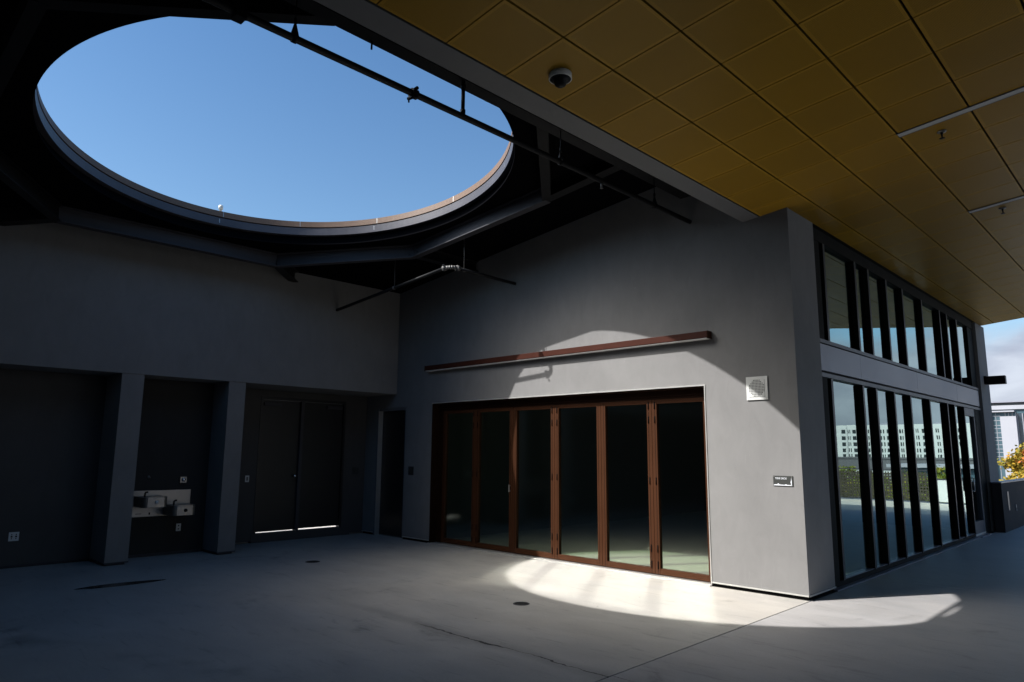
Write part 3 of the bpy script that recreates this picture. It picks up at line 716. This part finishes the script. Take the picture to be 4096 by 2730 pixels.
bm = new_bm(); box(bm, XF - .004, XF + .07, WY0, 17.5, .0, .016); box(bm, XF - .004, XF + .10, 17.5, 18.5, .0, .02); obj('threshold', bm, M['band'], ww)
bm = new_bm(); box(bm, XG - .004, XF - .014, 9.8, 17.42, .0785, .088); obj('glazing_bead', bm, M['band'], ww)
bm = new_bm(); box(bm, XG - .06, XF + .0, WY0, WY1, 2.72, 2.775); box(bm, XG - .06, XF + .0, WY0, WY1, 3.185, 3.235); obj('transom', bm, M['fincap'], ww)
bm = new_bm(); box(bm, XG - .04, XF - .02, WY0, WY1, 2.775, 2.805); box(bm, XG - .04, XF - .02, WY0, WY1, 3.165, 3.185)
obj('shadow_gap', bm, M['frame'], ww)
bm = new_bm()
for a, b in ((WY0, 11.0), (11.006, 13.98), (13.986, 16.9), (16.906, 18.98)): box(bm, XG - .03, XF + .004, a, b, 2.806, 3.164)
obj('spandrel_band', bm, M['band'], ww)
bm = new_bm(); box(bm, XG - .06, XF - .004, WY0, WY1, 4.62, zt + .02); box(bm, XG - .06, -3.4065, 9.34, 19.11, zt + .021, 4.97); obj('head', bm, M['frame'], ww)
bm = new_bm(); box(bm, XG - .05, XF - .01, WY0, 9.66, .0, 4.62); obj('end_frame', bm, M['frame'], ww)
bm = new_bm(); box(bm, XG - .05, XF - .004, 18.50, 18.56, .0, 2.72); box(bm, XG - .05, XF - .02, 18.56, WY1, .0, 4.62); obj('jamb', bm, M['frame'], ww)
ed = [9.66] + fins
for a, b in zip(ed, ed[1:] + [18.56]):
    lo = a + .055 if a != 9.66 else a
    for z0, z1 in ((.08, 2.72), (3.235, 4.62)):
        if a == 17.42 and z0 < 1: continue
        bm = new_bm(); quad(bm, [(XG, lo, z0), (XG, b + .005, z0), (XG, b + .005, z1), (XG, lo, z1)]); obj('pane', bm, M['paneW'], ww)
gd = thing('glass_door', 'dark framed glass door at the far end of the window wall', 'door', (XG, 17.98, .02))
bm = new_bm(); a, b = 17.49, 18.49
box(bm, XG - .03, XF - .02, a, a + .10, .022, 2.715); box(bm, XG - .03, XF - .02, b - .10, b, .022, 2.715); box(bm, XG - .03, XF - .02, a + .1, b - .1, 2.55, 2.715); box(bm, XG - .03, XF - .02, a + .1, b - .1, .022, .30)
obj('door_frame', bm, M['fincap'], gd)
bm = new_bm(); quad(bm, [(XG, a + .095, .295), (XG, b - .095, .295), (XG, b - .095, 2.555), (XG, a + .095, 2.555)]); obj('glass', bm, M['paneW'], gd)
bm = new_bm(); path(bm, [(XF - .02, a + .05, .95), (XF + .035, a + .05, .95), (XF + .035, a + .05, 1.22), (XF - .02, a + .05, 1.22)], .012, 8); obj('handle', bm, M['alu'], gd)
bm = new_bm(); box(bm, XF - .022, XF - .012, b + .002, b + .012, .03, 2.71); obj('hinge_strip', bm, M['alu'], gd)
bm = new_bm(); box(bm, XF - .019, XF - .010, a + .02, b - .02, .024, .055); obj('door_sweep', bm, M['alu'], gd)

# far pier, its lamp, the parapet
bm = new_bm(); box(bm, -3.80, -3.405, 19.12, 20.08, .0, 4.79); obj('far_pier', bm, M['plaster'], label='slim grey plaster pier at the far end of the window wall', cat='pier')
o = thing('pier_lamp', 'black box lamp sticking out from the far pier', 'wall lamp', (-3.405, 19.55, 3.45))
bm = new_bm(); box(bm, -3.403, -3.36, 19.5, 19.72, 3.36, 3.55); obj('bracket', bm, M['black'], o)
bm = new_bm(); box(bm, -3.36, -2.99, 19.53, 19.69, 3.35, 3.545); obj('housing', bm, M['pipe'], o, bevel=.004)
o = thing('parapet', 'low dark parapet wall running on from the far pier', 'parapet', (-3.3, 24, 0))
bm = new_bm(); box(bm, -3.385, -3.20, 20.09, 28.5, .0, 1.075); box(bm, -3.385, -3.20, 19.06, 19.11, .0, 1.075); box(bm, -3.385, -3.20, 19.11, 20.09, 0, 1.075); obj('wall', bm, M['parapet'], o)
bm = new_bm(); box(bm, -3.395, -3.19, 19.05, 28.5, 1.0755, 1.10); obj('coping', bm, M['band'], o)
plate2 = thing('parapet_outlet', 'small grey outlet box on the low parapet', 'outlet', (-3.2, 20.55, .47))
bm = new_bm(); box(bm, -3.199, -3.185, 20.50, 20.60, .40, .54); obj('cover', bm, M['strip'], plate2)
bm = new_bm(); box(bm, -3.185, -3.182, 20.525, 20.575, .43, .47); obj('socket', bm, M['hole'], plate2)
bm = new_bm(); box(bm, -3.199, -3.19, 19.62, 19.78, .45, .88); obj('parapet_plate', bm, M['fincap'], label='narrow grey cover plate on the near end of the parapet', cat='cover plate')

# ------------------------------------------------------------------ pipes
pp = thing('sprinkler_main', 'long black sprinkler pipe crossing the round opening', 'pipe', (-4.79, 3.6, 4.93))
PX, PZ = -4.79, 4.93
bm = new_bm(); tube(bm, (PX, -7.9, PZ), (PX, 8.5, PZ), .031, 16); obj('pipe', bm, M['pipe'], pp)
for y in (3.60, -2.4):
    bm = new_bm(); tube(bm, (PX, y - .032, PZ), (PX, y + .032, PZ), .046, 16); tube(bm, (PX - .05, y, PZ + .035), (PX + .055, y, PZ + .04), .016, 8)
    tube(bm, (PX - .06, y - .02, PZ - .035), (PX + .045, y + .0, PZ - .035), .016, 8); tube(bm, (PX - .045, y - .02, PZ - .03), (PX - .045, y - .02, PZ - .075), .008, 6); obj('coupling', bm, M['pipe'], pp)
bm = new_bm(); tube(bm, (PX, 4.20, PZ + .02), (PX, 4.20, zr(PX) - .34), .019, 12); tube(bm, (PX, 4.20, PZ + .02), (PX, 4.20, PZ + .07), .026, 12); tube(bm, (PX, 4.20, 5.22), (PX, 4.20, 5.265), .025, 12); obj('riser', bm, M['pipe'], pp)
for y in (2.41, 5.68, 7.6, -.6):
    bm = new_bm(); tube(bm, (PX, y, PZ + .09), (PX, y, zr(PX) - .34), .006, 8); tube(bm, (PX, y, PZ + .13), (PX, y, PZ + .17), .014, 8); tube(bm, (PX, y, PZ + .12), (PX, y, PZ + .02), .012, 10, .036); tube(bm, (PX, y - .018, PZ), (PX, y + .018, PZ), .0385, 14); obj('hanger', bm, M['pipe'], pp)
bm = new_bm(); tube(bm, (PX, 6.44, PZ - .02), (PX, 6.44, PZ - .085), .014, 10); lathe(bm, [(0, -.085), (.02, -.09), (.02, -.094), (0, -.096)], (PX, 6.44, PZ), n=12); obj('nozzle', bm, M['galv'], pp)
bm = new_bm(); box(bm, PX - .05, PX + .05, 1.92, 2.0, PZ - .055, PZ + .05); obj('clamp', bm, M['pipe'], pp)
bm = new_bm(); tube(bm, (-4.885, 3.19, zr(-4.885) - .42), (-4.885, 3.19, zr(-4.885) - .33), .009, 8); obj('rod_stub', bm, M['pipe'], label='short black threaded rod under the roof edge beam', cat='rod')

fp = thing('sprinkler_branch', 'thin pipe with an elbow hung under the roof in the far corner', 'pipe', (-8.25, 7.03, 4.6))
bm = new_bm(); tube(bm, (-11.55, 7.02, 4.36), (-8.36, 7.02, 4.615), .028, 14); tube(bm, (-8.22, 7.17, 4.61), (-8.22, 8.5, 4.60), .028, 14); obj('pipe', bm, M['pipe'], fp)
bm = new_bm(); pts = [(-8.37, 7.02, 4.615)] + [(-8.36 + .14 * math.sin(a), 7.16 - .14 * math.cos(a), 4.615) for a in [math.pi / 2 * k / 6 for k in range(7)]] + [(-8.22, 7.18, 4.612)]
path(bm, pts, .033, 12); tube(bm, (-8.40, 7.02, 4.613), (-8.345, 7.02, 4.616), .046, 14); tube(bm, (-8.22, 7.14, 4.613), (-8.22, 7.195, 4.612), .046, 14)
for c in ((-8.37, 6.98, 4.65), (-8.37, 6.98, 4.57), (-8.26, 7.165, 4.65)): tube(bm, c, (c[0] + .03, c[1] - .02, c[2]), .012, 8)
obj('elbow', bm, M['galv'], fp)
for p in ((-9.72, 7.02, 4.505), (-8.22, 7.30, 4.61)):
    bm = new_bm(); tube(bm, p, (p[0], p[1], zr(p[0]) - .01), .006, 8); tube(bm, (p[0] - .02, p[1], p[2]), (p[0] + .02, p[1], p[2]), .034, 12); obj('hanger', bm, M['galv'], fp)

# ------------------------------------------------------------------ small things on the floor and roof
def drain(x, y, r, label):
    o = thing('floor_drain', label, 'drain', (x, y, 0), 'round floor drains')
    bm = new_bm(); lathe(bm, [(r * 1.12, .0005), (r * 1.1, .004), (r * .92, .005), (r * .92, .0015)], (x, y, 0)); obj('ring', bm, M['steel'], o)
    bm = new_bm(); lathe(bm, [(r * .92, .0015), (0, .0015)], (x, y, 0)); obj('grate', bm, M['hole'], o)
drain(-5.64, 5.97, .085, 'round dark floor drain beside the bright patch of sunlight')
drain(-9.91, 5.81, .10, 'round dark floor drain farther back, in front of the double door')
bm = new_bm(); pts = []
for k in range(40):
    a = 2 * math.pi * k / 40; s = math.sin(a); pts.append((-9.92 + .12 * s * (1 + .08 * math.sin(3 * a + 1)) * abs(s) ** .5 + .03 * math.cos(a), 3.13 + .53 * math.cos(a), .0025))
quad(bm, pts); obj('dark_patch', bm, M['floordark'], label='long thin dark patch on the floor before the left pier', cat='stain')
rnd = random.Random(3)
bm = new_bm()
d = (Vector((883, 835, 0))); 
px, py = (883 - 2048) / 2774.08, -(835 - 1365) / 2774.08
ray = (F + R2 * px + U2 * py); tt = 14.2 / ray.y * .75
vp = Vector((0, 0, 1.7)) + ray * tt
vb = zr(vp.x) + T
lathe(bm, [(.05, vb), (.05, vp.z - .03), (.085, vp.z - .03), (.085, vp.z + .10), (.06, vp.z + .13), (0, vp.z + .135)], (vp.x, vp.y, 0), n=16)
obj('roof_vent', bm, M['white'], label='small white vent cap showing over the rim of the round opening', cat='vent')
# added wall behind the camera, unseen, keeps the ambient light down
bm = new_bm(); box(bm, -12.75, 6.85, -8.0, -7.8, .0, 4.7); obj('back_blocker', bm, M['plaster_dark'], label='added unseen dark wall behind the camera, holding back ambient light', cat='wall')

# ------------------------------------------------------------------ terrace edge: fence, end wall
def fence_mat():
    t = NT('perforated screen'); co = t.coord(); x, y, z = t.sep(co)
    k = 2 * math.pi / .20
    d = t.math('MULTIPLY', t.math('SINE', t.math('MULTIPLY', x, k)), t.math('SINE', t.math('MULTIPLY', z, k * .9)))
    big = t.noise(t.mapv(co, (1, 1, 1)), 1.6, 3)
    hole = t.math('GREATER_THAN', t.math('ADD', t.math('ABSOLUTE', d), t.math('MULTIPLY', t.math('SUBTRACT', big, .5), .7)), .66)
    t.col((.045, .038, .025)); t.set(.6, .0)
    tr = t.n.new('ShaderNodeBsdfTransparent'); mx = t.n.new('ShaderNodeMixShader')
    t.link(hole, mx.inputs[0]); t.link(t.b.outputs[0], mx.inputs[1]); t.link(tr.outputs[0], mx.inputs[2]); t.link(mx.outputs[0], t.out.inputs[0])
    return t.m
M['screen'] = fence_mat()
fe = thing('screen_fence', 'brown perforated metal screen fence at the end of the sunlit terrace', 'fence', (2, 28.5, 0))
for a, b in ((-.1, 1.5), (1.54, 3.2), (3.24, 5.0), (5.04, 6.8)):
    bm = new_bm(); box(bm, a, b, 28.495, 28.505, .10, 1.08); obj('panel', bm, M['screen'], fe)
for x in (-.12, 1.52, 3.22, 5.02, 6.82):
    bm = new_bm(); box(bm, x - .03, x + .03, 28.51, 28.57, 0, 1.12); obj('post', bm, M['steel'], fe)
bm = new_bm(); box(bm, -.15, 6.85, 28.50, 28.58, 1.12, 1.16); box(bm, -.15, 6.85, 28.52, 28.56, .04, .08); obj('rail', bm, M['steel'], fe)
o = thing('end_screen', 'pale grey solid panel next to the perforated screen fence', 'screen', (-.5, 28.5, 0))
bm = new_bm(); box(bm, -3.2, -.2, 28.48, 28.54, .06, .82); obj('panel', bm, M['white'], o)
bm = new_bm(); box(bm, -3.2, -.17, 28.47, 28.56, .82, .86); obj('rail', bm, M['steel'], o)
bm = new_bm(); box(bm, 2.86, 3.0, 25.9, 26.04, 0, .56); obj('bollard', bm, M['strip'], label='short grey post standing on the sunlit terrace', cat='bollard')
bm = new_bm(); box(bm, 6.85, 7.0, -8, SIDE_Y, 0, 5.85); obj('side_blocker', bm, M['plaster_dark'], label='added unseen dark wall beside the camera, blocking side light', cat='wall')  # added out of view to block light from the open side
bm = new_bm(); box(bm, 6.85, 7.0, SIDE_Y, 28.6, 0, 1.07); obj('side_parapet', bm, M['plaster_dark'], label='low parapet along the open side of the walkway', cat='parapet')

# ------------------------------------------------------------------ background buildings
def facade_mat(name, c): return flat(name, c, .8, scale=.3, var=.06)
M['bwhite'] = facade_mat('white facade', (.30, .30, .325)); M['bgrey'] = facade_mat('grey facade', (.22, .22, .26)); M['vgrey'] = facade_mat('dark concrete', (.10, .10, .105)); M['bcream'] = facade_mat('cream facade', (.50, .51, .49))
M['bglass'] = flat('dark window glass', (.03, .045, .06), .12, 0, .8); M['bblue'] = flat('blue curtain glass', (.05, .09, .11), .35, 0, .3); M['bdark'] = flat('window dark', (.02, .026, .028), .4)
G = -6.0
# office building seen directly past the far pier; K scales the sizes measured at 100 m
K = 2.0
def ox(v): return v * K
def oz(v): return 1.7 + (v - 1.7) * K
YO = 100 * K
ob = thing('office_building', 'white and blue glass office building far beyond the parapet', 'building', (ox(-12), YO, G))
def part(name, m, *bs, parent=ob):
    bm = new_bm()
    for b in bs: box(bm, *b)
    return (obj if name == 'window_bars' else objs)(name, bm, m, parent)
part('wall', M['bwhite'], (ox(-19), ox(-9), YO + 1.5, YO + 30, G, oz(7.08)), (ox(-19), ox(-9), YO + .6, YO + 1.45, oz(7.10), oz(7.58)))
part('roof', M['bgrey'], (ox(-19.5), ox(-8.5), YO + .3, YO + 31, oz(7.92), oz(8.08)), (ox(-19), ox(-9), YO + 2.5, YO + 29, oz(7.58), oz(7.92)))
part('clerestory', M['bglass'], (ox(-19), ox(-9), YO + 2.2, YO + 2.45, oz(7.62), oz(7.9)))
part('glass_strip', M['bblue'], (ox(-19), ox(-9), YO + 1.1, YO + 1.45, oz(6.62), oz(7.08)))
part('portal_frame', M['bwhite'], (ox(-17.18), ox(-14.72), YO - 1.0, YO + 1.0, oz(6.76), oz(6.92)), (ox(-17.18), ox(-17.03), YO - 1.0, YO + 1.0, G, oz(6.76)))
part('blank_panel', M['bwhite'], (ox(-16.18), ox(-14.62), YO - .6, YO + 1.0, G, oz(6.26)))
part('window', M['bblue'], (ox(-17.02), ox(-16.19), YO - .1, YO + .6, G, oz(6.72)), (ox(-16.19), ox(-14.62), YO + .0, YO + .6, oz(6.30), oz(6.70)))
part('window', M['bglass'], (ox(-14.6), ox(-9), YO + .9, YO + 1.4, G, oz(6.6)))
bars = [(ox(-16.64), ox(-16.60), YO - .2, YO - .11, G, oz(6.7))] + [(ox(-17.02), ox(-16.19), YO - .2, YO - .11, oz(z), oz(z) + .12) for z in (6.28, 5.75, 5.18, 4.8, 4.3, 3.75, 3.4, 2.9, 2.4, 2.0, 1.5)]
bars += [(ox(-15.7 + .35 * k), ox(-15.7 + .35 * k) + .1, YO - .2, YO - .01, oz(6.3), oz(6.7)) for k in range(4)]
bars += [(ox(-14.6 + .5 * k), ox(-14.6 + .5 * k) + .14, YO + .7, YO + .89, G, oz(6.6)) for k in range(11)]
part('window_bars', M['bwhite'], *bars)

# white apartment block mirrored in the window wall
S3 = 3.0
def ax_(v): return -7.03 + (v + 7.03) * S3
def az_(v): return 1.7 + (v - 1.7) * S3
YA = 110 * S3
ab = thing('apartment_building', 'white apartment block with rows of dark windows, mirrored in the window wall', 'building', (ax_(23), YA, G))
bm = new_bm(); box(bm, ax_(14.2), ax_(36), YA, YA + 40, G, az_(5.93)); box(bm, ax_(27.8), ax_(29.9), YA - 1.0, YA, G, az_(5.98)); obj('wall', bm, M['bcream'], ab)
bm = new_bm(); box(bm, ax_(24.3), ax_(25.8), YA + 3, YA + 8, az_(5.93), az_(6.25)); box(bm, ax_(17.6), ax_(18.7), YA + 3, YA + 8, az_(5.93), az_(6.18)); objs('roof_plant', bm, M['bgrey'], ab)
rows = [5.0, 4.06, 3.17, 2.28, 1.45, .6]
x = 35.3; wins = []
pat = [.45, .14, .14, .42, .40, .15, .15]
while x > 14.8:
    for k, (wd, gap) in enumerate(((.44, .52), (.14, .16), (.12, .30), (.44, .62), (.33, .36), (.16, .10), (.16, .66))):
        if x - wd < 14.6: break
        wins.append((x - wd, x)); x -= wd + gap
lowrows = new_bm()
for z in rows:
    bm = new_bm() if z > 2 else lowrows
    for a, b in wins:
        front = YA - 1.0 if ax_(27.8) < ax_(a) < ax_(29.9) else YA
        box(bm, ax_(a), ax_(b), front - .06, front + .3, az_(z - .27), az_(z + .27))
    if z > 2: objs('window', bm, M['bdark'], ab)
obj('window_rows', lowrows, M['bdark'], ab, kind='stuff')
# low things between the terrace and the apartment block
o = thing('low_pavilion', 'low white roofed glass pavilion beyond the fence', 'building', (30, 150, G))
bm = new_bm(); box(bm, 20, 36, 148, 162, -.7, -.1); obj('roof', bm, M['bwhite'], o)
bm = new_bm(); box(bm, 21, 35, 149, 161, G, -.7); obj('wall', bm, M['bblue'], o)
bm = new_bm(); box(bm, -40, 160, 225, 232, -3.0, .35); box(bm, -40, 160, 224.8, 225, .35, .9)
for k in range(12): box(bm, -38 + k * 17, -36.5 + k * 17, 227, 230, G, -3.0)
obj('viaduct', bm, M['vgrey'], label='long grey elevated road beyond the terrace', cat='viaduct')

# ------------------------------------------------------------------ trees
M['bark'] = flat('bark', (.07, .05, .035), .9)
M['autumn'] = leaves('autumn leaves', ((.44, .27, .03), (.17, .17, .03), (.42, .14, .03)))
M['green'] = leaves('green leaves', ((.20, .21, .03), (.12, .17, .03), (.30, .24, .03)))
def tree(name, x, y, zg, zb, zt_, rad, mat, label, seed, nclump=90, per=60, leaf=.085, group=None, trunk_r=.13):
    rn = random.Random(seed); o = thing(name, label, 'tree', (x, y, zg), group)
    bm = new_bm(); zm = zb + .25 * (zt_ - zb); pts = [Vector((x, y, zg)), Vector((x + .1, y, (zg + zb) / 2)), Vector((x, y + .05, zm)), Vector((x + .05, y, zb + .75 * (zt_ - zb)))]
    rr = [trunk_r, trunk_r * .8, trunk_r * .6, trunk_r * .25]
    for i in range(3): tube(bm, pts[i], pts[i + 1], rr[i], 10, rr[i + 1])
    cl = []; hz = (zt_ - zb) / 2; cz = (zt_ + zb) / 2
    for k in range(nclump):
        while True:
            u = Vector((rn.uniform(-1, 1), rn.uniform(-1, 1), rn.uniform(-1, 1)))
            if .25 < u.length < 1: break
        u = u * (.75 + .25 * rn.random()) if u.length > .6 else u * 1.2
        taper = 1.0 - .35 * max(0, u.z)
        cl.append(Vector((x + u.x * rad * taper, y + u.y * rad * taper, cz + u.z * hz)))
    for c in cl[:26]:
        s = pts[1 + rn.randrange(2)].lerp(pts[2 + rn.randrange(2)], rn.random() * .8); m_ = s.lerp(c, .5) + Vector((0, 0, .12))
        tube(bm, s, m_, trunk_r * .22, 6, trunk_r * .14); tube(bm, m_, c, trunk_r * .14, 6, trunk_r * .05)
    obj('trunk', bm, M['bark'], o)
    bm = new_bm()
    for c in cl:
        cr_ = rad * rn.uniform(.10, .20)
        for k in range(per):
            d = Vector((rn.gauss(0, 1), rn.gauss(0, 1), rn.gauss(0, .6))) * cr_ * .62
            p = c + d; a = Vector((rn.uniform(-1, 1), rn.uniform(-1, 1), rn.uniform(-1, 1))).normalized(); b = a.orthogonal().normalized(); s = leaf * rn.uniform(.7, 1.3)
            vs = [bm.verts.new(p + a * s), bm.verts.new(p + b * s * .55), bm.verts.new(p - a * s), bm.verts.new(p - b * s * .55)]; bm.faces.new(vs)
    obj('crown', bm, M[mat], o)
tree('autumn_tree', -4.75, 40, G, -2.3, 2.85, 2.4, 'autumn', 'orange and yellow autumn tree rising behind the parapet', 4, 120, 70, .10)
tree('leafy_tree', -7.2, 43, G, -3.2, .75, 1.9, 'green', 'yellow green tree lower than the orange one beside it', 9, 80, 60, .10)
for i, (tx, ty, top) in enumerate(((7.5, 62, .9), (4.0, 66, 1.3), (10.5, 70, .7), (16, 75, .3), (21, 82, .6), (1, 72, 1.6))):
    tree('terrace_tree', tx, ty, G, -3.6, top, 2.6, 'green', ['round green tree beyond the fence, mirrored in the fins', 'tall green tree beyond the pale end screen', 'low green tree beyond the perforated fence', 'dark green tree at the end of the row beyond the fence', 'green tree standing before the white apartment block', 'tallest green tree beyond the terrace'][i], 20 + i, 60, 45, .17, 'green trees below the terrace')
